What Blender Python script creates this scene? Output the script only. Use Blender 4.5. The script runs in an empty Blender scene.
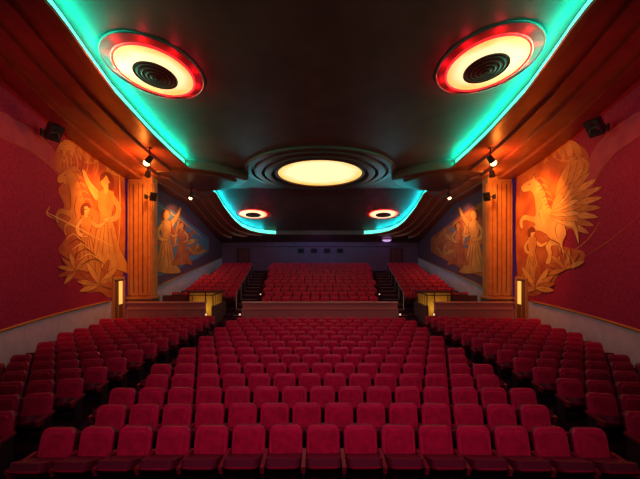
import bpy, math, random
from mathutils import Vector, Matrix, Euler
from mathutils.geometry import tessellate_polygon
random.seed(4)
S = bpy.context.scene
try:
    S.view_settings.view_transform = 'Standard'
    S.view_settings.look = 'None'
except Exception: pass
CZ = 3.25; F = 300.0; HY = 262.0

# ------------------------------------------------------------ materials
def mat(name, col, rough=.6, col2=None, scale=5, bump=0, bscale=40, emit=None, es=0, metal=0, sheen=0, detail=4, spec=.5):
    m = bpy.data.materials.new(name); m.use_nodes = True
    n = m.node_tree.nodes; l = m.node_tree.links
    b = n['Principled BSDF']
    b.inputs['Base Color'].default_value = (*col, 1)
    b.inputs['Roughness'].default_value = rough
    b.inputs['Metallic'].default_value = metal
    b.inputs['Specular IOR Level'].default_value = spec
    tc = n.new('ShaderNodeTexCoord')
    if sheen:
        b.inputs['Sheen Weight'].default_value = sheen
        b.inputs['Sheen Tint'].default_value = (1, .25, .45, 1)
    if col2:
        t = n.new('ShaderNodeTexNoise'); t.inputs['Scale'].default_value = scale; t.inputs['Detail'].default_value = detail
        r = n.new('ShaderNodeValToRGB')
        r.color_ramp.elements[0].position = .35; r.color_ramp.elements[1].position = .65
        r.color_ramp.elements[0].color = (*col, 1); r.color_ramp.elements[1].color = (*col2, 1)
        l.new(tc.outputs['Object'], t.inputs['Vector']); l.new(t.outputs['Fac'], r.inputs['Fac'])
        l.new(r.outputs['Color'], b.inputs['Base Color'])
    if bump:
        t2 = n.new('ShaderNodeTexNoise'); t2.inputs['Scale'].default_value = bscale
        bp = n.new('ShaderNodeBump'); bp.inputs['Strength'].default_value = bump; bp.inputs['Distance'].default_value = .03
        l.new(tc.outputs['Object'], t2.inputs['Vector']); l.new(t2.outputs['Fac'], bp.inputs['Height'])
        l.new(bp.outputs['Normal'], b.inputs['Normal'])
    if emit:
        b.inputs['Emission Color'].default_value = (*emit, 1)
        b.inputs['Emission Strength'].default_value = es
    return m

def lamp_mat(name, c0, c1, s, rad):
    m = mat(name, c0, .5, emit=c0, es=s)
    n = m.node_tree.nodes; l = m.node_tree.links; b = n['Principled BSDF']
    tc = n.new('ShaderNodeTexCoord'); ln = n.new('ShaderNodeVectorMath'); ln.operation = 'LENGTH'
    mr = n.new('ShaderNodeMapRange'); mr.inputs['From Max'].default_value = rad; mr.inputs['From Min'].default_value = 0
    r = n.new('ShaderNodeValToRGB')
    r.color_ramp.elements[0].position = .74; r.color_ramp.elements[1].position = 1.0
    r.color_ramp.elements[0].color = (*c0, 1); r.color_ramp.elements[1].color = (*c1, 1)
    t = n.new('ShaderNodeTexNoise'); t.inputs['Scale'].default_value = 1.6; t.inputs['Detail'].default_value = 3
    mx = n.new('ShaderNodeMath'); mx.operation = 'MULTIPLY_ADD'; mx.inputs[1].default_value = .35
    sb = n.new('ShaderNodeMath'); sb.operation = 'SUBTRACT'; sb.inputs[1].default_value = .17
    l.new(tc.outputs['Object'], ln.inputs[0]); l.new(ln.outputs['Value'], mr.inputs['Value'])
    l.new(tc.outputs['Object'], t.inputs['Vector'])
    l.new(t.outputs['Fac'], mx.inputs[0]); l.new(mr.outputs['Result'], mx.inputs[2])
    l.new(mx.outputs[0], sb.inputs[0]); l.new(sb.outputs[0], r.inputs['Fac'])
    l.new(r.outputs['Color'], b.inputs['Emission Color'])
    return m

M_wall = mat('crimson_plaster', (.26, .010, .055), .75, (.42, .020, .085), 14, .5, 60, spec=.2)
M_dado = mat('dado_paint', (.62, .46, .62), .6, (.52, .38, .54), 3)
M_gold = mat('gilt_trim', (.6, .3, .08), .4, metal=.6)
M_ceil = mat('ceiling_paint', (.095, .044, .046), .5, (.13, .062, .062), 1.2, .12, 5, spec=.3)
M_soff = mat('soffit_bronze_paint', (.26, .070, .042), .40, (.34, .095, .055), 2, .1, 8, spec=.5)
M_cove = mat('cove_riser_glow', (.1, .9, .7), .5, emit=(.13, 1.0, .56), es=1.5)  # emission stands in for light falling on the cove wall
M_wing = mat('canopy_paint', (.12, .045, .035), .36)
M_pil = mat('pilaster_stone', (.46, .19, .085), .55, (.54, .25, .115), 3, spec=.3)
M_floor = mat('dark_carpet', (.025, .006, .02), .9, (.045, .010, .03), 25, spec=.1)
M_step = mat('step_carpet', (.06, .012, .04), .9, (.035, .008, .025), 12, spec=.1)
M_back = mat('back_wall_paint', (.16, .09, .24), .8, (.12, .07, .19), 3)
M_part = mat('partition_paint', (.52, .24, .24), .6)
M_dark = mat('stair_side_paint', (.10, .03, .04), .7)
M_velvet = mat('crimson_velvet', (.38, .006, .055), .75, (.54, .010, .085), 9, .25, 120, sheen=.3, spec=.2)
M_velvet2 = mat('crimson_leather_edge', (.58, .014, .10), .42, (.46, .010, .075), 6, spec=.45)
M_shell = mat('seat_shell', (.11, .005, .03), .5)
M_arm = mat('armrest_vinyl', (.20, .008, .035), .4)
M_iron = mat('dark_iron', (.035, .012, .025), .45, metal=.3)
M_black = mat('black_metal', (.012, .010, .012), .5)
M_grille = mat('speaker_grille', (.03, .025, .03), .8, (.01, .01, .01), 60)
M_steel = mat('rail_steel', (.35, .28, .34), .35, metal=.9)
M_red = mat('red_neon', (.8, .02, .02), .5, emit=(1, .015, .03), es=1.2)
M_diff = mat('vent_bronze', (.10, .022, .022), .6, spec=.3)
M_ring = mat('ring_molding', (.09, .035, .038), .4)
M_ring2 = mat('eye_recess_paint', (.22, .02, .03), .6, spec=.2)
M_warm = mat('warm_bulb', (1, .7, .3), .5, emit=(1, .55, .20), es=9)
M_white = mat('step_lamp', (1, .9, .7), .5, emit=(1, .60, .40), es=1.0)
M_violet = mat('violet_lamp', (1, .8, 1), .5, emit=(.7, .4, .9), es=.9)
M_door = mat('glazed_door', (.9, .6, .2), .5, emit=(1, .50, .10), es=1.0)
M_cream = mat('ochre_wall', (.75, .48, .11), .7, (.60, .38, .08), 4)
M_window = mat('port_glass', (.02, .02, .05), .1)

def mesh(name, v, f, mats, mi=None, parent=None, smooth=False, loc=None):
    me = bpy.data.meshes.new(name)
    me.from_pydata([tuple(p) for p in v], [], f)
    for m in (mats if isinstance(mats, (list, tuple)) else [mats]): me.materials.append(m)
    if mi: me.polygons.foreach_set('material_index', mi)
    if smooth: me.polygons.foreach_set('use_smooth', [True]*len(f))
    me.update()
    o = bpy.data.objects.new(name, me); S.collection.objects.link(o)
    if parent: o.parent = parent
    if loc: o.location = loc
    return o

class Geo:
    def __init__(s): s.v = []; s.f = []; s.m = []
    def add(s, v, f, m=0, M=None):
        b = len(s.v)
        for p in v: s.v.append(tuple(M @ Vector(p)) if M else tuple(p))
        for q in f: s.f.append(tuple(b+i for i in q)); s.m.append(m)
    def box(s, a, b, m=0, M=None, bev=0):
        x0, y0, z0 = a; x1, y1, z1 = b
        v = [(x0,y0,z0),(x1,y0,z0),(x1,y1,z0),(x0,y1,z0),(x0,y0,z1),(x1,y0,z1),(x1,y1,z1),(x0,y1,z1)]
        s.add(v, [(0,3,2,1),(4,5,6,7),(0,1,5,4),(1,2,6,5),(2,3,7,6),(3,0,4,7)], m, M)
    def lathe(s, prof, n=48, m=0, sx=1, sy=1, M=None):
        v = []; f = []
        for (r, z) in prof:
            for i in range(n):
                a = 2*math.pi*i/n; v.append((r*sx*math.cos(a), r*sy*math.sin(a), z))
        for k in range(len(prof)-1):
            for i in range(n):
                j = (i+1) % n; f.append((k*n+i, k*n+j, (k+1)*n+j, (k+1)*n+i))
        s.add(v, f, m, M)
    def tube(s, pts, r, m=0, n=6):
        pts = [Vector(p) for p in pts]; v = []; f = []
        for k, p in enumerate(pts):
            t = (pts[min(k+1, len(pts)-1)] - pts[max(k-1, 0)]).normalized()
            a = t.cross(Vector((0, 0, 1)))
            if a.length < .1: a = t.cross(Vector((1, 0, 0)))
            a.normalize(); b = t.cross(a)
            for i in range(n):
                g = 2*math.pi*i/n; v.append(p + a*r*math.cos(g) + b*r*math.sin(g))
        for k in range(len(pts)-1):
            for i in range(n):
                j = (i+1) % n; f.append((k*n+i, k*n+j, (k+1)*n+j, (k+1)*n+i))
        f.append(tuple(range(n))); f.append(tuple(range((len(pts)-1)*n, len(pts)*n)))
        s.add(v, f, m)
    def make(s, name, mats, parent=None, smooth=False, loc=None):
        return mesh(name, s.v, s.f, mats, s.m, parent, smooth, loc)

def empty(name, loc, rot=(0,0,0)):
    o = bpy.data.objects.new(name, None); S.collection.objects.link(o); o.location = loc; o.rotation_euler = rot
    o.empty_display_size = .2
    return o

def lerp_tab(t, x):
    if x <= t[0][0]: return t[0][1]
    for (a, b), (c, d) in zip(t, t[1:]):
        if x <= c: return b + (d-b)*(x-a)/(c-a)
    return t[-1][1]

# ------------------------------------------------------------ room curves
D0, DB = -2.0, 30.0
def w1(d): return 9 + (d-8.5)*.195 + .02*(d-8.5)*(16.2-d)
WR = 9.8
def wall_x(d): return w1(d) if d <= 16.8 else WR
def hc(d): return 5.4 if d < 22 else 5.4-.375*(d-22)
def hl(d): return hc(d)-.38
HW = [(-2,5.35),(8.5,5.2),(16.2,4.5),(20,4.3),(22,4.2),(27,2.75),(30,1.9)]
CX = [(-2,4.7),(3,5.0),(6.2,5.5),(7.3,5.82),(9,6.28),(11.8,6.75),(14,7.0),(16.7,7.2),(20.5,7.8),(24,7.75),(26,7.5),(27,7.15),(27.7,6.6),(28.1,5.9),(28.35,5.0),(28.45,4.2)]
def cx(d): return lerp_tab(CX, d)
def floor_z(d): return -.15-.0105*(d-4.3)

# floor
vs = []; fs = []; n = 34
for i in range(n+1):
    d = D0 + (15.4-D0)*i/n
    for x in (-11.2, 11.2): vs.append((x, d, floor_z(d)))
for i in range(n): fs.append((2*i, 2*i+1, 2*i+3, 2*i+2))
mesh('floor', vs, fs, M_floor)

# ceiling: raised panel
ds = [D0+.5*i for i in range(int((26-D0)/.5)+1)] + [26.5,27,27.35,27.7,27.9,28.1,28.25,28.35,28.45]
NX = 12
vs = []; fs = []
for d in ds:
    for j in range(NX+1):
        vs.append((cx(d)*(2*j/NX-1), d, CZ+hc(d)))
for i in range(len(ds)-1):
    for j in range(NX):
        a = i*(NX+1)+j; fs.append((a, a+NX+1, a+NX+2, a+1))
cg = Geo(); cg.add(vs, fs, 0)
cg.add([(-4.2,28.45,CZ+hc(28.45)),(4.2,28.45,CZ+hc(28.45)),(4.2,28.45,CZ+hl(28.45)),(-4.2,28.45,CZ+hl(28.45))], [(0,1,2,3)], 0)
PROF = [(0,0),(.24,.10),(.24,-.08),(.48,.07),(.48,-.13),(.74,.05),(.74,-.16),(1,0)]
def soff_z(d, x):
    wx = wall_x(d)+.05; c = cx(d); t = max(0, min(1, (x-c)/(wx-c)))
    k = min(1, max(.25, (wx-c)/4))
    dz = 0
    for (a, b), (c2, d2) in zip(PROF, PROF[1:]):
        if c2 > a and a <= t <= c2: dz = b+(d2-b)*(t-a)/(c2-a)
    return hl(d)*(1-t)+lerp_tab(HW, d)*t+dz*k
for sgn in (-1, 1):
    v = []; f = []
    for d in ds:
        wx = wall_x(d)+.05; c = cx(d)
        for (t, dz) in PROF:
            z = hl(d)*(1-t)+lerp_tab(HW, d)*t
            k = min(1, max(.25, (wx-c)/4))
            v.append((sgn*(c+(wx-c)*t), d, CZ+z+dz*k*(1 if t > 0 else 0)))
    P = len(PROF)
    for i in range(len(ds)-1):
        for j in range(P-1):
            a = i*P+j; f.append((a, a+1, a+P+1, a+P))
    cg.add(v, f, 1)
v = []
for d in (28.45, 30.0):
    for x in (-9.85, -4.2, 4.2, 9.85):
        v.append((x, d, CZ+(hl(d) if abs(x) < 5 else lerp_tab(HW, d))))
cg.add(v, [(0,4,5,1),(1,5,6,2),(2,6,7,3)], 0)
cg.make('ceiling', [M_ceil, M_soff])
# cove risers, lit look put in as emission, + lamps hidden behind the lip
TEAL = (.0, 1.0, .56)
for sgn in (-1, 1):
    for (a, b) in ((D0, 16.7), (20.2, 28.5)):
        dd = [d for d in ds if a <= d <= b]
        v = []; f = []
        for d in dd:
            c = cx(d)
            v += [(sgn*(c-.03), d, CZ+hl(d)), (sgn*(c-.01), d, CZ+hc(d)-.03)]
        for i in range(len(dd)-1): f.append((2*i, 2*i+1, 2*i+3, 2*i+2))
        v2 = []; f2 = []
        for d in dd:
            c = cx(d)
            v2 += [(sgn*(c+.02), d, CZ+hl(d)-.03), (sgn*(c-.16), d, CZ+hl(d)-.03), (sgn*(c-.16), d, CZ+hl(d)+.05), (sgn*(c+.02), d, CZ+hl(d)+.02)]
        for i in range(len(dd)-1):
            for j in range(4):
                k = (j+1) % 4; f2.append((4*i+j, 4*i+k, 4*i+4+k, 4*i+4+j))
        gg = Geo(); gg.add(v, f, 0); gg.add(v2, f2, 1)
        gg.make('cove_light', [M_cove, M_soff])
    segs = [(1,3),(3,5),(5,7),(7,9),(9,11.2),(11.2,13.5),(13.5,16.4),(20.6,22),(22,24),(24,26),(26,27.3),(27.3,28.2)]
    for (a, b) in segs:
        p = Vector((sgn*(cx(a)-.12), a, CZ+hl(a)+.10)); q = Vector((sgn*(cx(b)-.12), b, CZ+hl(b)+.10))
        t = (q-p).normalized(); inw = Vector((-sgn, 0, 0)); inw = (inw-t*inw.dot(t)).normalized()
        up = Vector((0, 0, 1)); up = (up-t*up.dot(t)); up = (up-inw*up.dot(inw)).normalized()
        dr = (inw*.76+up*.65).normalized()
        zc = -dr; xc = t; yc = zc.cross(xc)
        L = bpy.data.lights.new('cove_tube', 'AREA'); L.shape = 'RECTANGLE'; L.size = (q-p).length; L.size_y = .07
        L.energy = 23*(q-p).length; L.color = TEAL if a < 20 else (0, .75, .85)
        o = bpy.data.objects.new('cove_tube', L); S.collection.objects.link(o)
        M = Matrix((xc, yc, zc)).transposed().to_4x4(); M.translation = (p+q)/2
        o.matrix_world = M

def smooth_closed(P, k=6):
    out = []; n = len(P)
    for i in range(n):
        p0, p1, p2, p3 = [Vector(P[(i+j-1) % n]) for j in range(4)]
        for s in range(k):
            t = s/k
            out.append(.5*((2*p1)+(p2-p0)*t+(2*p0-5*p1+4*p2-p3)*t*t+(3*p1-p0-3*p2+p3)*t**3))
    return out
def smooth_open(P, k=6):
    out = []; n = len(P); P = [Vector(p) for p in P]
    for i in range(n-1):
        p0 = P[max(i-1, 0)]; p1 = P[i]; p2 = P[i+1]; p3 = P[min(i+2, n-1)]
        for s in range(k):
            t = s/k
            out.append(.5*((2*p1)+(p2-p0)*t+(2*p0-5*p1+4*p2-p3)*t*t+(3*p1-p0-3*p2+p3)*t**3))
    out.append(P[-1]); return out
for sgn in (-1, 1):
    top = smooth_open([(10.4,15.9),(8.6,15.6),(6.6,15.9),(5.2,16.8),(4.3,18.0)], 6)
    bot = smooth_open([(4.3,18.0),(5.2,19.4),(7.0,20.6),(9.75,21.2)], 6)
    P = top+bot[1:]
    g = Geo(); N = len(P); cen = Vector((9.75, 18.2))
    v = []; f = []
    for (s, h) in [(1.0, 5.38), (1.0, 4.95), (.97, 4.9), (.88, 4.9), (.86, 4.8), (.72, 4.8)]:
        for p in P:
            q = cen+(p-cen)*s
            v.append((sgn*q.x, q.y, CZ+h))
    for k in range(5):
        for i in range(N):
            j = (i+1) % N; f.append((k*N+i, k*N+j, (k+1)*N+j, (k+1)*N+i))
    f.append(tuple(range(5*N, 6*N)))
    g.add(v, f, 0); g.make('ceiling_canopy', [M_wing])

# walls
for sgn, nm in ((-1, 'left'), (1, 'right')):
    dd = [D0+.4*i for i in range(int((16.4-D0)/.4)+1)]
    g = Geo(); v = []; f = []
    for d in dd:
        x = w1(d)
        zt = CZ+lerp_tab(HW, d)+.15
        v += [(sgn*x, d, -.5), (sgn*x, d, 1.30), (sgn*x, d, zt)]
    for i in range(len(dd)-1):
        f += [(3*i+1, 3*i+2, 3*i+5, 3*i+4)]
    f0 = [(3*i, 3*i+1, 3*i+4, 3*i+3) for i in range(len(dd)-1)]
    g.add(v, f, 0); g.add(v, f0, 1)
    v = []; f = []; f0 = []
    d2 = [16.4+.8*i for i in range(18)]
    d2[-1] = 30
    for d in d2:
        zm = 1.55+.165*(d-16.8)
        v += [(sgn*WR, d, -.5), (sgn*WR, d, zm), (sgn*WR, d, CZ+lerp_tab(HW, d)+.2)]
    for i in range(len(d2)-1):
        f.append((3*i+1, 3*i+2, 3*i+5, 3*i+4)); f0.append((3*i, 3*i+1, 3*i+4, 3*i+3))
    g.add(v, f, 2); g.add(v, f0, 1)
    g.make('wall_'+nm, [M_wall, M_dado, mat('rear_wall_paint', (.14, .05, .10), .7, (.09, .035, .09), 6)])
    g = Geo()
    g.tube([(sgn*(w1(d)-.03), d, 1.32) for d in dd if d < 15.0], .045, 0)
    g.tube([(sgn*(WR-.03), d, 1.57+.165*(d-16.8)) for d in d2 if d > 17.4], .04, 0)
    g.make('trim_'+('1' if sgn < 0 else '2'), [M_gold], smooth=True)
g = Geo()
g.box((-9.9, 30, -.5), (9.9, 30.2, 6.0))
g.make('wall_back', [M_back])
g = Geo()
g.box((-9.7, 29.85, 4.82), (9.7, 29.99, 4.95))
g.make('trim_3', [M_back])
g = Geo()
for x in (-1.9, -.6, .7, 2.0):
    g.box((x-.32, 29.93, 4.15), (x+.32, 29.99, 4.6), 0); g.box((x-.25, 29.9, 4.2), (x+.25, 29.94, 4.55), 1)
g.make('window_1', [M_black, M_window])
for sgn in (-1, 1):
    g = Geo()
    g.box((sgn*7.6-.6, 29.9, 2.55), (sgn*7.6+.6, 29.98, 4.6), 0)
    g.box((sgn*7.6-.5, 29.86, 2.55), (sgn*7.6-.02, 29.91, 4.5), 1)
    g.box((sgn*7.6+.02, 29.86, 2.55), (sgn*7.6+.5, 29.91, 4.5), 1)
    g.make('door_%d' % (3 if sgn < 0 else 4), [M_black, mat('door_paint', (.12, .03, .07), .5)])

# pilasters
PX0, PX1, PY0, PY1 = 9.12, 10.42, 16.3, 16.85
for sgn in (-1, 1):
    g = Geo()
    def bx(a, b, y0, y1, z0, z1, m_): g.box((min(sgn*a, sgn*b), y0, z0), (max(sgn*a, sgn*b), y1, z1), m_)
    bx(PX0, PX1, PY0, PY1, floor_z(16), CZ+4.7, 0)
    for (a, b, y) in ((9.18, 9.30, 16.25), (9.36, 9.80, 16.22), (9.86, 10.28, 16.22), (10.32, 10.42, 16.25)):
        bx(a, b, y, 16.31, 1.45, CZ+4.3, 0)
    bx(9.56, 9.60, 16.19, 16.23, 1.6, CZ+4.2, 1); bx(10.05, 10.09, 16.19, 16.23, 1.6, CZ+4.2, 1)
    for (a, b) in ((16.38, 16.52), (16.6, 16.74)): bx(9.08, 9.13, a, b, 1.45, CZ+4.3, 0)
    bx(9.05, 10.44, 16.15, 16.9, floor_z(16), 1.25, 1)
    bx(9.02, 10.44, 16.1, 16.93, 1.25, 1.37, 0)
    g.make('pilaster', [M_pil, mat('pilaster_base', (.16, .06, .045), .5)])

# side exit doors: solid lower panel, lit glass above
for sgn in (-1, 1):
    g = Geo(); a, b = 15.1, 15.9
    def wpnt(d, off, z): return (sgn*(w1(d)-off), d, z)
    def slab(d0, d1, o0, o1, z0, z1, m):
        v = [wpnt(d0,o0,z0),wpnt(d1,o0,z0),wpnt(d1,o1,z0),wpnt(d0,o1,z0),wpnt(d0,o0,z1),wpnt(d1,o0,z1),wpnt(d1,o1,z1),wpnt(d0,o1,z1)]
        g.add(v, [(0,3,2,1),(4,5,6,7),(0,1,5,4),(1,2,6,5),(2,3,7,6),(3,0,4,7)], m)
    z0 = floor_z(15.5)
    slab(a, b, .01, .04, z0, 2.35, 2)
    slab(a+.42, b-.06, .04, .055, 1.05, 2.25, 1)
    slab(a-.10, a, .01, .10, z0, 2.4, 0); slab(b, b+.10, .01, .10, z0, 2.4, 0); slab(a-.10, b+.10, .01, .10, 2.35, 2.47, 0)
    slab(a+.36, a+.42, .03, .06, z0, 2.35, 0)
    g.make('door_%d' % (1 if sgn < 0 else 2), [M_pil, M_door, mat('exit_door_wood', (.22, .08, .04), .5)])

# ------------------------------------------------------------ murals
def wp_front(px, py, off):
    lo, hi = 2., 16.6
    k = (320-px)/F
    for _ in range(40):
        md = (lo+hi)/2
        if k*md > w1(md)-off: hi = md
        else: lo = md
    d = (lo+hi)/2
    return (-(w1(d)-off), d, CZ+(HY-py)/F*d)
def wp_rear(px, py, off):
    d = (WR-off)*F/(320-px)
    return (-(WR-off), d, CZ+(HY-py)/F*d)
class Mural:
    def __init__(s, side, proj): s.g = Geo(); s.side = side; s.proj = proj; s.k = 0
    def P(s, p, off):
        px = p[0] if s.side < 0 else 640-p[0]
        x, y, z = s.proj(px, p[1], off)
        return (x*(-s.side), y, z) if s.side > 0 else (x, y, z)
    def poly(s, pts, m):
        s.k += 1; off = .012+.00018*s.k
        pts = [Vector((p[0], p[1])) for p in pts]
        tri = tessellate_polygon([[Vector((p[0], p[1], 0)) for p in pts]])
        T = [tuple(pts[i] for i in t) for t in tri]; out = []
        while T:
            a, b, c = T.pop()
            E = [((b-a).length, a, b, c), ((c-b).length, b, c, a), ((a-c).length, c, a, b)]
            e = max(E, key=lambda q: q[0])
            if e[0] > 9:
                mm = (e[1]+e[2])/2; T.append((e[1], mm, e[3])); T.append((mm, e[2], e[3]))
            else: out.append((a, b, c))
        v = []; f = []
        for t in out:
            f.append((len(v), len(v)+1, len(v)+2)); v += [s.P(p, off) for p in t]
        s.g.add(v, f, m)
    def blob(s, pts, m, k=5): s.poly(smooth_closed([Vector(p[:2]) for p in pts], k), m)
    def stroke(s, pts, w, m, k=6, taper=True, sm=True):
        P = smooth_open(pts, k) if sm else [Vector(p) for p in pts]
        s.k += 1; off = .012+.00018*s.k; v = []; f = []
        n = len(P)
        for i, p in enumerate(P):
            t = (P[min(i+1, n-1)]-P[max(i-1, 0)])
            if t.length < 1e-6: t = Vector((1, 0))
            t.normalize(); nn = Vector((-t.y, t.x))
            ww = w*.5*(math.sin(math.pi*(.12+.8*i/(n-1))) if taper else 1)
            v += [s.P(p+nn*ww, off), s.P(p-nn*ww, off)]
        for i in range(n-1): f.append((2*i, 2*i+1, 2*i+3, 2*i+2))
        s.g.add(v, f, m)
    def leaf(s, x, y, L, ang, w, m, line=4, bend=0):
        a = math.radians(ang); u = Vector((math.cos(a), -math.sin(a))); q = Vector((u.y, -u.x)); o = Vector((x, y))
        T = [0, .2, .45, .7, .9, 1]; W = [.25, .8, 1, .85, .45, 0]
        pts = [o+u*L*t+q*(w*.5*k+bend*t*t) for t, k in zip(T, W)]
        pts += [o+u*L*t+q*(-w*.5*k+bend*t*t) for t, k in zip(T[-2::-1], W[-2::-1])]
        s.poly(pts, m)
        s.stroke([o+u*L*t+q*bend*t*t for t in (0, .5, .95)], .4, line)
        s.stroke(pts[:6], .4, line, sm=False); s.stroke(pts[5:], .4, line, sm=False)
    def outline(s, pts, w, m):
        P = smooth_closed([Vector(p[:2]) for p in pts], 5); P.append(P[0])
        s.stroke(P, w, m, taper=False, sm=False)
    def figure(s, x, y, h, fl=1, m=0, m2=1, armup=True):
        T = lambda L: [(x+fl*a*h, y+b*h) for a, b in L]
        if armup:
            a = T([(.06,-.80),(.16,-.92),(.22,-1.04),(.25,-1.03),(.20,-.88),(.10,-.72)])
        else:
            a = T([(.06,-.80),(.18,-.70),(.28,-.74),(.29,-.70),(.18,-.63),(.07,-.70)])
        s.blob(a, m); s.outline(a, .4, 4)
        r = T([(-.07,-.82),(.07,-.82),(.09,-.68),(.06,-.56),(.10,-.40),(.15,-.15),(.24,.0),(.05,.03),(-.12,.0),(-.26,.03),(-.15,-.22),(-.10,-.42),(-.06,-.56),(-.09,-.70)])
        s.blob(r, m2); s.outline(r, .5, 4)
        a = T([(-.06,-.80),(-.16,-.66),(-.12,-.52),(.02,-.50),(.02,-.54),(-.08,-.57),(-.10,-.66),(-.04,-.74)])
        s.blob(a, m); s.outline(a, .4, 4)
        s.blob(T([(-.02,-.80),(.02,-.80),(.02,-.87),(-.02,-.87)]), m)
        s.blob(T([(-.075,-.84),(-.08,-.95),(-.02,-1.02),(.05,-1.0),(.06,-.93),(.0,-.9),(-.03,-.84)]), 4)
        hd = T([(-.03,-.87),(-.035,-.94),(.0,-.985),(.04,-.96),(.055,-.91),(.03,-.865),(0,-.855)])
        s.blob(hd, m)
        for q in (-.08, -.03, .03, .08):
            s.stroke(T([(q*.4,-.56),(q*.9,-.30),(q*1.7,-.03)]), .5, 4)
    def horse(s, x, y, w, h, fl=1, m=0):
        L = [(.95,.12),(.92,.18),(.80,.17),(.74,.24),(.72,.38),(.74,.46),(.90,.44),(.98,.52),(.95,.60),(.91,.58),(.92,.52),(.86,.50),(.72,.55),(.84,.62),(.82,.72),(.78,.71),(.79,.64),(.66,.62),(.52,.68),(.50,.74),(.56,.80),(.52,.90),(.56,.99),(.48,1.0),(.45,.88),(.46,.80),(.36,.80),(.34,.90),(.38,1.0),(.29,1.0),(.27,.88),(.28,.76),(.22,.66),(.24,.56),(.12,.60),(.02,.78),(.04,.60),(.12,.50),(.26,.47),(.40,.42),(.50,.34),(.56,.20),(.64,.09),(.72,.03),(.74,-.03),(.77,.03),(.85,.06)]
        P = [(x+(a if fl > 0 else 1-a)*w, y+b*h) for a, b in L]
        s.blob(P, m, 3); s.outline(P, .6, 4)
        X = lambda a, b: (x+(a if fl > 0 else 1-a)*w, y+b*h)
        for i in range(9):
            t = i/8; a0 = .70-.20*t; b0 = .03+.32*t
            s.stroke([X(a0+.04, b0+.02), X(a0-.07, b0-.01), X(a0-.15, b0+.07), X(a0-.19, b0+.14)], 1.9, (1, 3)[i % 2])
        s.stroke([X(.60,.30),X(.66,.42),X(.62,.55)], .6, 4); s.stroke([X(.34,.5),X(.40,.60),X(.36,.72)], .6, 4)
        s.stroke([X(.80,.09),X(.83,.10)], 1.2, 4)
    def cloud(s, pts, m, ml):
        s.blob(pts, m)
        s.outline(pts, .5, ml)
MM = [mat('mural_gold', (.78,.38,.11), .75, (.62,.26,.075), 1.3, .3, 60, spec=.15, detail=8), mat('mural_ochre', (.52,.19,.055), .75, (.70,.31,.09), 1.3, .3, 60, spec=.15, detail=8),
      mat('mural_cream', (.88,.54,.21), .75, (.72,.36,.13), 1.3, .3, 60, spec=.15, detail=8), mat('mural_rust', (.40,.075,.045), .75, (.56,.17,.05), 1.3, .3, 60, spec=.15, detail=8),
      mat('mural_line', (.22,.045,.025), .75, spec=.15), mat('mural_mauve', (.46,.08,.12), .75, (.38,.05,.10), 2, .3, 60, spec=.15),
      mat('mural_blue', (.06,.14,.30), .65, (.12,.20,.30), 3, detail=8)]
# left
m = Mural(-1, wp_front)
m.blob([(0,112),(20,124),(45,142),(62,160),(66,178),(52,168),(30,150),(0,136)], 5)
m.stroke([(0,112),(25,126),(50,146),(66,172)], .8, 3, taper=False); m.stroke([(0,137),(30,151),(50,166),(64,182)], .8, 3, taper=False)
m.blob([(56,150),(64,140),(78,142),(90,138),(102,146),(114,150),(124,166),(124,268),(112,297),(100,292),(86,292),(80,280),(66,276),(70,262),(58,250),(66,236),(56,222),(64,206),(58,190),(66,178),(55,168)], 3)
for c in [[(56,152),(64,140),(76,143),(84,150),(78,162),(66,166)],[(76,150),(88,138),(102,144),(106,156),(94,164),(82,162)],[(98,152),(110,146),(122,160),(122,176),(108,172)],[(62,172),(74,166),(82,174),(76,184),(64,184)]]:
    m.cloud(c, 1, 4)
for i in range(14):
    m.stroke([(58+i*5,146+(i%3)*4),(63+i*5,160+(i%2)*4),(60+i*5,176)], .6, (4, 2)[i % 2])
m.horse(54, 166, 60, 96, -1, 1)
m.figure(106, 270, 96, -1, 2, 0, True)
m.figure(86, 270, 66, 1, 2, 1, False)
m.stroke([(46,212),(74,226),(112,246)], 1.4, 2); m.stroke([(50,206),(47,214),(55,219)], 1.1, 2)
m.stroke([(119,160),(120,210),(118,250)], 1.2, 2)
for i in range(9):
    m.leaf(100, 284, 28-abs(i-4)*1.5, 200-i*26, 6, (0, 1, 3)[i % 3])
for i in range(7):
    m.leaf(76, 270, 19, 230-i*30, 5, (1, 3)[i % 2])
for i in range(6): m.stroke([(66+i*3,240+i*5),(74+i*4,234+i*5),(84+i*4,244+i*4)], 1.0, (2, 4)[i % 2])
m.g.make('wall_mural', MM)
# right: winged horse
m = Mural(1, wp_front)
m.blob([(640,112),(615,128),(596,148),(584,172),(578,196),(590,190),(600,170),(618,150),(640,134)], 5)
m.stroke([(640,112),(612,130),(592,154),(580,190)], .8, 3, taper=False); m.stroke([(640,135),(616,152),(600,172),(590,192)], .8, 3, taper=False)
m.stroke([(640,215),(610,240),(575,262),(540,280)], 1.0, 3); m.stroke([(600,222),(585,242),(556,262)], .9, 1)
m.blob([(517,170),(524,152),(536,146),(550,142),(566,140),(582,146),(590,160),(584,176),(570,190),(576,206),(570,226),(560,244),(584,252),(580,266),(562,272),(548,288),(530,296),(517,270)], 3)
for c in [[(524,160),(534,146),(548,144),(554,154),(544,164)],[(548,150),(560,140),(576,142),(582,154),(568,162),(556,160)],[(566,160),(580,156),(590,164),(584,176),(572,174)]]:
    m.cloud(c, 1, 4)
for i in range(11):
    m.leaf(550+i*.6, 216-i*1.4, 54-abs(i-5)*2.2, -20+i*9.5, 8.5, (0, 1)[i % 2], bend=-3)
m.horse(518, 176, 62, 88, -1, 2)
for i in range(8):
    m.leaf(549+i*.5, 216-i*1.2, 30, -18+i*11, 7.0, (2, 0)[i % 2], bend=-2)
m.figure(532, 280, 52, 1, 2, 1, False)
for i in range(10):
    m.leaf(536, 288, 28-abs(i-4)*2, 190-i*22, 6, (0, 1, 3)[i % 3])
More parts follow.
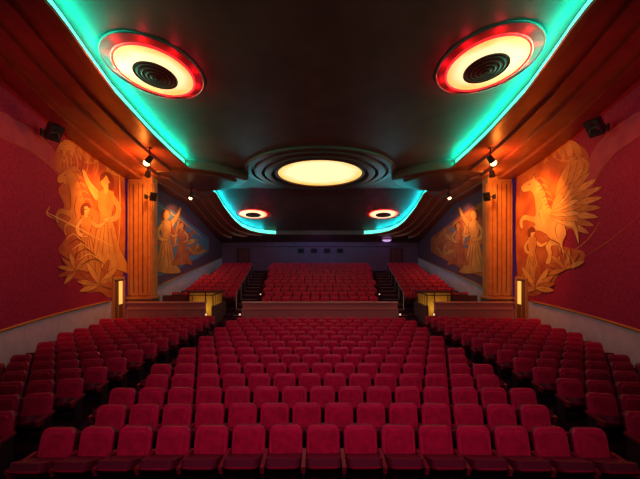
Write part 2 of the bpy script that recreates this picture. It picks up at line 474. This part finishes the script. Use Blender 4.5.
for i in range(7): m.leaf(566, 268, 20, 200-i*30, 5, (1, 3)[i % 2])
for i in range(7): m.stroke([(545+i*4,236+i*3),(556+i*3,240+i*4),(560+i*2,252+i*3)], 1.0, (2, 4)[i % 2])
m.g.make('wall_mural', MM)
# rear murals
for side in (-1, 1):
    m = Mural(side, wp_rear)
    X = (lambda a: a) if side < 0 else (lambda a: 640-a)
    m.poly([(X(153),198),(X(153),278),(X(172),272),(X(209),252),(X(209),238),(X(180),216)], 6 if side < 0 else 3)
    for i in range(9):
        m.leaf(X(176), 246, 28-abs(i-4)*1.5, (170-i*22), 6, (3, 1, 6)[i % 3])
    m.figure(X(166), 272, 62, 1 if side < 0 else -1, 0, 1, True)
    m.figure(X(182), 264, 42, -1 if side < 0 else 1, 1, 3, False)
    for i in range(6): m.leaf(X(196), 254, 12, 170-i*30, 4, (3, 1)[i % 2])
    m.stroke([(X(156),204),(X(178),218),(X(205),240)], 1.2, 1)
    m.g.make('wall_mural', MM)

# ------------------------------------------------------------ seats
def seat_geo():
    g = Geo()
    def pad(w, h, r, t, M, mf, mb, rb=.03):
        out = []
        def arc(cx_, cz_, rr, a0, a1, k=4):
            for i in range(k+1):
                a = math.radians(a0+(a1-a0)*i/k); out.append((cx_+rr*math.cos(a), cz_+rr*math.sin(a)))
        arc(w/2-rb, rb, rb, -90, 0, 2); arc(w/2-r, h-r, r, 0, 90); arc(-w/2+r, h-r, r, 90, 180); arc(-w/2+rb, rb, rb, 180, 270, 2)
        out = [(x, z+(.025*(1-(2*x/w)**2) if z > h*.6 else 0)) for x, z in out]
        n = len(out); v = []
        for (ins, y) in ((0, t), (0, .02), (.012, 0), (.05, -.008), (.065, -.028), (.12, -.036)):
            sx = (w/2-ins)/(w/2); sz = (h/2-ins)/(h/2)
            for x, z in out: v.append((x*sx, y, (z-h/2)*sz+h/2))
        f = []; ms = []
        for k in range(5):
            for i in range(n):
                j = (i+1) % n; f.append((k*n+i, k*n+j, (k+1)*n+j, (k+1)*n+i)); ms.append(mb if k < 1 else (1 if k < 3 else mf))
        g.add(v, f, 0, M); g.m[-len(f):] = ms
        g.add([v[5*n+i] for i in range(n)], [tuple(range(n))], mf, M)
        g.add([v[i] for i in range(n)], [tuple(range(n))[::-1]], mb, M)
    pad(.50, .56, .085, .07, Matrix.Translation((0, .10, .38)) @ Matrix.Rotation(math.radians(-13), 4, 'X'), 0, 2)
    pad(.47, .44, .06, .11, Matrix.Translation((0, .10, .47)) @ Matrix.Rotation(math.radians(90-24), 4, 'X'), 0, 2)
    g.box((-.22, -.1, .30), (.22, .10, .36), 4)
    sx = -.28
    g.box((sx-.018, -.12, 0), (sx+.018, .14, .60), 4)
    g.box((sx-.03, -.24, .58), (sx+.03, .18, .625), 3)
    g.box((sx-.024, -.22, .52), (sx+.024, -.10, .585), 3)
    return g
SG = seat_geo()
SM = [M_velvet, M_velvet2, M_shell, M_arm, M_iron]
def row(places):
    g = Geo()
    for (x, y, z, a, s) in places:
        jit = random.uniform(-.02, .02)
        g.add(SG.v, SG.f, 0, Matrix.Translation((x, y, z)) @ Matrix.Rotation(a+jit, 4, 'Z')); g.m[-len(SG.f):] = SG.m
    x, y, z, a, s = places[-1]
    M = Matrix.Translation((x, y, z)) @ Matrix.Rotation(a, 4, 'Z')
    sx = .28
    g.box((sx-.018, -.12, 0), (sx+.018, .14, .60), 4, M); g.box((sx-.03, -.24, .58), (sx+.03, .18, .625), 3, M); g.box((sx-.024, -.22, .52), (sx+.024, -.10, .585), 3, M)
    return g.make('theater_seat_row', SM)
PW = .56; PITCH = .72
for k in range(14):
    d = 4.3+PITCH*k
    nS = 15 if k % 2 == 0 else 14
    P = []
    for i in range(nS):
        x = (i-(nS-1)/2)*PW+.05
        P.append((x, d-.006*x*x, floor_z(d), 0, 1))
    row(P)
for sgn in (-1, 1):
    for k in range(14):
        d0 = 4.7+PITCH*k
        P = []
        for i in range(12):
            r = 4.98+.28+PW*i*.985
            d = d0-.16*(i*PW)
            if r > w1(d)-.45 or d > 14.1: break
            P.append((sgn*r, d, floor_z(d), -sgn*math.radians(9), 1))
        if sgn < 0: P = P[::-1]
        if len(P) > 1: row(P)
LZ = lambda k: .15+.174*k
ROWD = .95
g = Geo()
for k in range(14):
    d0 = 15.5+ROWD*k
    z0 = LZ(k)
    xm = 5.25 if d0 < 17.4 else WR
    g.box((-xm, d0, z0-.4 if k else -.4), (xm, min(30, d0+ROWD+.02), z0), 0)
g.make('floor_loge', [M_step])
g = Geo()
for k in range(13):
    t = k/12
    for sgn in (-1, 1):
        xi = 3.55+1.35*t; y0 = 15.5+ROWD*k
        g.box((min(sgn*(xi+.05), sgn*(xi+1.1)), y0-(.38 if k == 0 else .45), LZ(k)-.3), (max(sgn*(xi+.05), sgn*(xi+1.1)), y0, LZ(k)-.085), 0)
        g.box((min(sgn*(xi+.05), sgn*(xi+1.1)), y0-.02, LZ(k)-.03), (max(sgn*(xi+.05), sgn*(xi+1.1)), y0+.03, LZ(k)+.012), 1)
g.make('aisle_stairs', [M_step, mat('step_nosing', (.25, .14, .16), .5)])
for k in range(13):
    d = 16.05+ROWD*k; t = k/12
    hw = 3.4+1.35*t; nS = int(2*hw/PW)
    row([((i-(nS-1)/2)*PW, d, LZ(k), 0, 1) for i in range(nS)])
    if d > 17.8:
        for sgn in (-1, 1):
            x0 = 4.75+1.35*t+.1; nS = int((9.0-x0)/PW)
            P = [(sgn*(x0+.28+PW*i), d, LZ(k), -sgn*.05, 1) for i in range(nS)]
            if sgn < 0: P = P[::-1]
            row(P)

# partitions in front of the loge
M_cap = mat('partition_cap', (.70, .36, .32), .4)
def part(x0, x1, y=14.9, zt=1.2):
    g = Geo()
    g.box((x0, y, floor_z(y)), (x1, y+.14, zt), 0); g.box((x0-.03, y-.04, zt), (x1+.03, y+.18, zt+.06), 1)
    g.box((x0, y-.03, zt-.30), (x1, y, zt-.26), 1)
    n_ = int((x1-x0)/1.2)
    for i in range(n_+1):
        xx = x0+(x1-x0)*i/n_; g.box((xx-.04, y-.025, floor_z(y)), (xx+.04, y, zt-.3), 0)
    g.make('partition_wall', [M_part, M_cap])
part(-3.85, 3.85); part(-9.6, -5.7); part(5.7, 9.6)
for sgn in (-1, 1):
    g = Geo()
    bx = lambda a, b, y0, y1, z0, z1, m_: g.box((min(sgn*a, sgn*b), y0, z0), (max(sgn*a, sgn*b), y1, z1), m_)
    zf = floor_z(15.4)
    bx(5.6, 7.4, 17.05, 17.2, zf, 1.50, 1)
    bx(5.55, 7.45, 17.0, 17.24, 1.50, 1.62, 2)
    bx(5.38, 5.5, 15.2, 17.2, zf, 1.0, 2)
    bx(7.42, 7.54, 15.2, 17.2, zf, 1.0, 2)
    bx(7.54, 8.95, 17.05, 17.2, zf, 1.35, 2)
    for a in (5.44, 6.5, 7.48):
        g.tube([(sgn*a, 15.25, 1.0 if a != 6.5 else 1.26), (sgn*a, 15.25, 1.56)], .025, 0)
        g.tube([(sgn*a, 17.02, 1.0), (sgn*a, 17.02, 1.62)], .03, 0)
    g.tube([(sgn*5.44, 15.25, 1.56), (sgn*7.48, 15.25, 1.56)], .025, 0)
    for a in (5.44, 7.48):
        g.tube([(sgn*a, 15.25, 1.56), (sgn*a, 17.05, 1.62)], .03, 0)
        for i in range(6): g.tube([(sgn*a, 15.3+.34*i, 1.0), (sgn*a, 15.3+.34*i, 1.57+.01*i)], .012, 0)
    g.make('stairwell', [M_iron, M_cream, M_dark, M_steel])
for sgn in (-1, 1):
    g = Geo()
    P = []
    for k in range(2, 13, 2):
        t = k/12; x = sgn*(3.55+1.35*t+1.1); d = 15.6+ROWD*k
        P.append((x, d, LZ(k)+.95)); g.tube([(x, d, LZ(k)-.02), (x, d, LZ(k)+.95)], .02, 0)
    g.tube(P, .025, 0)
    g.make('aisle_handrail', [M_steel], smooth=True)
# step lamps
for sgn in (-1, 1):
    for (x, d, z) in ((3.95, 14.80, .62), (5.62, 14.80, .62), (4.0, 20.2, LZ(5)+.02)):
        g = Geo(); g.box((-.04, -.02, 0), (.04, .02, .08), 0); g.box((-.055, .0, -.015), (.055, .03, .095), 1)
        g.make('aisle_light', [M_white, M_iron], loc=(sgn*x, d, z))

# ------------------------------------------------------------ ceiling lights
def light(name, typ, loc, energy, col, target=None, size=.2, angle=90, blend=.7, parent=None):
    L = bpy.data.lights.new(name, typ); L.energy = energy; L.color = col
    if typ in ('POINT', 'SPOT'): L.shadow_soft_size = size
    if typ == 'SPOT': L.spot_size = math.radians(angle); L.spot_blend = blend
    o = bpy.data.objects.new(name, L); S.collection.objects.link(o); o.location = loc
    if target: o.rotation_euler = (Vector(target)-Vector(loc)).to_track_quat('-Z', 'Y').to_euler()
    return o
def eye(x, d, R, tilt=0, sy=1.0, glow=0):
    e = empty('ceiling_light', (x, d, CZ+hc(d)), (-math.atan(tilt), 0, 0))
    g = Geo(); g.lathe([(0.001, -.05), (R*.5, -.06), (R*.99, -.09)], 64, 0, 1, sy)
    g.make('glowing_dish', [lamp_mat('eye_glow', (1, .80, .42), (1, .42, .08), 1.15, R*1.02)], e, True)
    g = Geo()
    pr = [(R*1.03+.03*math.cos(a), -.08+.03*math.sin(a)) for a in [i*math.pi/4 for i in range(9)]]
    g.lathe(pr, 64, 0, 1, sy); g.make('neon_ring', [M_red], e, True)
    g = Geo()
    g.lathe([(R*1.0, -.03), (R*1.27, -.02)], 64, 1, 1, sy)
    g.lathe([(R*1.27, -.02), (R*1.28, -.045), (R*1.31, -.045), (R*1.32, -.005)], 64, 0, 1, sy); g.make('outer_molding', [M_ring, M_ring2], e, True)
    g = Geo(); r = R*.57; pr = [(.001, -.26)]
    for i in range(5):
        a = r*(i+.25)/5; b = r*(i+1)/5
        pr += [(a, -.26+.02*i), (b-.03*R, -.22+.02*i), (b, -.28+.02*i+.03), (b, -.24+.02*i)]
    g.lathe(pr, 64, 0, 1, sy); g.lathe([(r, -.18), (r*.5, -.12), (.1, -.05)], 48, 0, 1, sy)
    g.make('vent_diffuser', [M_diff], e, True)
    if glow:
        for i in range(10):
            a = 2*math.pi*i/10
            o = light('neon_glow', 'POINT', (R*1.14*math.cos(a), R*1.14*sy*math.sin(a), -.17), glow, (1, .015, .04), size=.04); o.parent = e
eye(-4.62, 8.45, .95, 0, 1.17, 5.0); eye(4.50, 8.15, .95, 0, 1.17, 5.0)
eye(-5.65, 25.4, 1.15, .375, .6, 1.5); eye(5.35, 25.4, 1.15, .375, .6, 1.5)
e = empty('ceiling_light', (0, 18, CZ+5.4))
g = Geo(); g.lathe([(.001, -.03), (1.4, -.04), (2.5, -.12)], 96, 0, 1, 1.08)
g.make('glowing_dish', [lamp_mat('oval_glow', (1, .86, .45), (1, .55, .10), 1.15, 2.6)], e, True)
g = Geo()
for (a, b, z, sy) in ((2.5, 2.7, -.2, 1.08), (2.85, 3.25, -.28, 1.03), (3.4, 3.85, -.20, .98), (4.0, 4.4, -.12, .93)):
    g.lathe([(a, -.01), (a, z), (a+.05, z-.03), (b-.05, z-.01), (b, z+.04), (b, -.01)], 96, 0, 1, sy)
g.make('stepped_rings', [M_ring], e)
e = empty('ceiling_light', (6.5, 29.2, CZ+2.2))
g = Geo(); g.lathe([(.001, -.24), (.2, -.22), (.38, -.14), (.46, 0)], 24, 0); g.make('lamp_dome', [M_violet], e, True)
g = Geo(); g.lathe([(.46, .04), (.47, -.05), (.53, -.04), (.55, .05)], 24, 0); g.make('rim', [M_ring], e, True)

# ------------------------------------------------------------ fixtures
def fixture(name, loc, target, energy, col, angle=100, mount=.45, blend=.8, bulb=M_warm, globe=0):
    q = (Vector(target)-Vector(loc)).to_track_quat('-Z', 'Y').to_matrix().to_4x4()
    e = empty(name, loc)
    g = Geo()
    g.lathe([(.06, .16), (.11, .12), (.13, -.12), (.15, -.16), (.135, -.16), (.12, -.1)], 20, 0, M=q)
    g.lathe([(.001, .17), (.06, .16)], 20, 0, M=q)
    g.tube([(0, 0, .1), (0, 0, mount)], .025, 0); g.box((-.09, -.09, mount-.03), (.09, .09, mount), 0)
    g.make('housing', [M_black], e, True)
    g = Geo()
    if globe:
        g.lathe([(.11, -.12)]+[(globe*math.cos(a), -.24-globe*math.sin(a)) for a in (-.7, -.3, .1, .5, .9, 1.3, 1.56)], 20, 0, M=q)
    else: g.lathe([(.001, -.13), (.07, -.125), (.12, -.10)], 20, 0, M=q)
    g.make('lens', [bulb], e, True)
    o = light(name+'_beam', 'SPOT', tuple(q @ Vector((0, 0, -.22-(globe*1.3)))), energy, col, None, .08, angle, blend)
    o.rotation_euler = q.to_euler(); o.parent = e
OR = (1, .32, .035); RD = (1, .05, .12)
def at(x, d, drop=.5): return (x, d, CZ+soff_z(d, abs(x))-drop)
for s in (-1, 1):
    fixture('spotlight', at(s*7.5, 13.2), (s*10.2, 14.2, CZ+2.0), 1050, OR, 95, .5, 1.0, globe=.13)
    fixture('spotlight', at(s*8.6, 15.0, .45), (s*9.7, 16.4, CZ+2.6), 190, OR, 80, .45)
    fixture('spotlight', (s*8.3, 19.4, CZ+4.35), (s*9.8, 20.4, CZ+1.4), 420, (1, .42, .12), 115, .44, globe=.10)
    light('soffit_glow', 'POINT', (s*7.9, 13.4, CZ+4.3), 110, (1, .22, .025), size=.12)
    light('soffit_glow', 'POINT', (s*8.9, 15.5, CZ+4.3), 45, OR, size=.12)
    light('wall_wash', 'SPOT', (s*4.6, 4.5, CZ+3.4), 700, RD, (s*9.6, 10.2, CZ+1.3), .3, 72, 1)
    light('soffit_wash', 'SPOT', (s*6.0, 6.0, CZ+1.5), 90, (1, .07, .05), (s*7.8, 9.5, CZ+5), .3, 110, 1)
    light('stair_lamp', 'POINT', (s*6.5, 16.6, .6), 9, (1, .70, .14), size=.2)
    light('aisle_glow', 'POINT', (s*4.7, 14.6, .9), 4, (1, .5, .35), size=.1)
    light('rear_mural_light', 'SPOT', (s*6.5, 22.5, CZ+2.6), 60, (.5, .6, 1), (s*9.8, 22.5, CZ+.9), .15, 110, 1)
    light('front_row_fill', 'SPOT', (s*2.4, -.8, CZ+3.6), 520, (1, .26, .42), (s*.8, 5.4, .4), .4, 70, 1)  # added unseen spots that brighten the front rows
light('partition_wash', 'SPOT', (0, 12.4, CZ+3.5), 75, (1, .38, .28), (0, 15, .6), .3, 80, 1)
for x in (-5, 5):
    light('loge_light', 'POINT', (x, 24.5, CZ+2.2), 21, (.9, .14, .42), size=.4)
light('back_wall_fill', 'SPOT', (0, 27, CZ+2.0), 30, (.6, .30, .9), (0, 30, CZ+1), .3, 150, 1)  # added violet fill for the rear, without a fixture
light('mid_row_fill', 'SPOT', (0, 10, CZ+4.9), 230, (1, .14, .30), (0, 10.5, 0), .5, 140, 1)  # unseen red spot filling the middle rows
light('ceiling_wash', 'SPOT', (0, 1.0, CZ+1.0), 50, (1, .12, .08), (0, 7, CZ+5.4), .4, 110, 1)  # added red uplight to warm the ceiling, without a fixture

def speaker(loc, target, s=1):
    q = (Vector(target)-Vector(loc)).to_track_quat('-Z', 'Y').to_matrix().to_4x4()
    e = empty('wall_speaker', loc)
    g = Geo()
    a, b, c = .20*s, .28*s, .16*s
    v = [(-a,-b,-c),(a,-b,-c),(a,b,-c),(-a,b,-c),(-a*.7,-b*.8,c),(a*.7,-b*.8,c),(a*.7,b*.8,c),(-a*.7,b*.8,c)]
    g.add(v, [(0,3,2,1),(4,5,6,7),(0,1,5,4),(1,2,6,5),(2,3,7,6),(3,0,4,7)], 0, q)
    g.box((-a*.88,-b*.9,-c-.02),(a*.88,b*.9,-c),1,q)
    g.lathe([(a*.75,-c-.02),(a*.6,-c-.045),(.001,-c-.03)], 20, 0, M=q @ Matrix.Translation((0,-b*.3,0)))
    g.lathe([(a*.35,-c-.02),(a*.3,-c-.04),(.001,-c-.03)], 16, 0, M=q @ Matrix.Translation((0,b*.5,0)))
    g.make('cabinet', [M_black, M_grille], e)
    g = Geo(); sg = 1 if loc[0] > 0 else -1
    g.tube([(0,0,0), (sg*.25,.10,.0), (sg*.46,.16,.0)], .03, 0); g.box((sg*.45-.03,.04,-.12),(sg*.45+.03,.28,.12),0)
    g.make('bracket', [M_black], e)
for s, px, py in ((-1, 53, 131), (1, 596, 126)):
    p = wp_front(px if s < 0 else 640-px, py, .55); p = (p[0]*(-s) if s > 0 else p[0], p[1], p[2])
    speaker(p, (s*1.5, 7, .8), 1.0)
for s in (-1, 1): speaker((s*8.75, 15.7, CZ+3.45), (s*1, 8, 1), .8)

# ------------------------------------------------------------ world + camera
w = bpy.data.worlds.new('World'); S.world = w; w.use_nodes = True
w.node_tree.nodes['Background'].inputs[0].default_value = (.40, .06, .28, 1)
w.node_tree.nodes['Background'].inputs[1].default_value = .10
cam = bpy.data.cameras.new('camera'); co = bpy.data.objects.new('camera', cam); S.collection.objects.link(co)
co.location = (0, 0, CZ); co.rotation_euler = (math.pi/2, 0, 0)
cam.sensor_width = 36; cam.lens = 36*F/640; cam.shift_y = (HY-239.5)/640; cam.clip_end = 200
S.camera = co
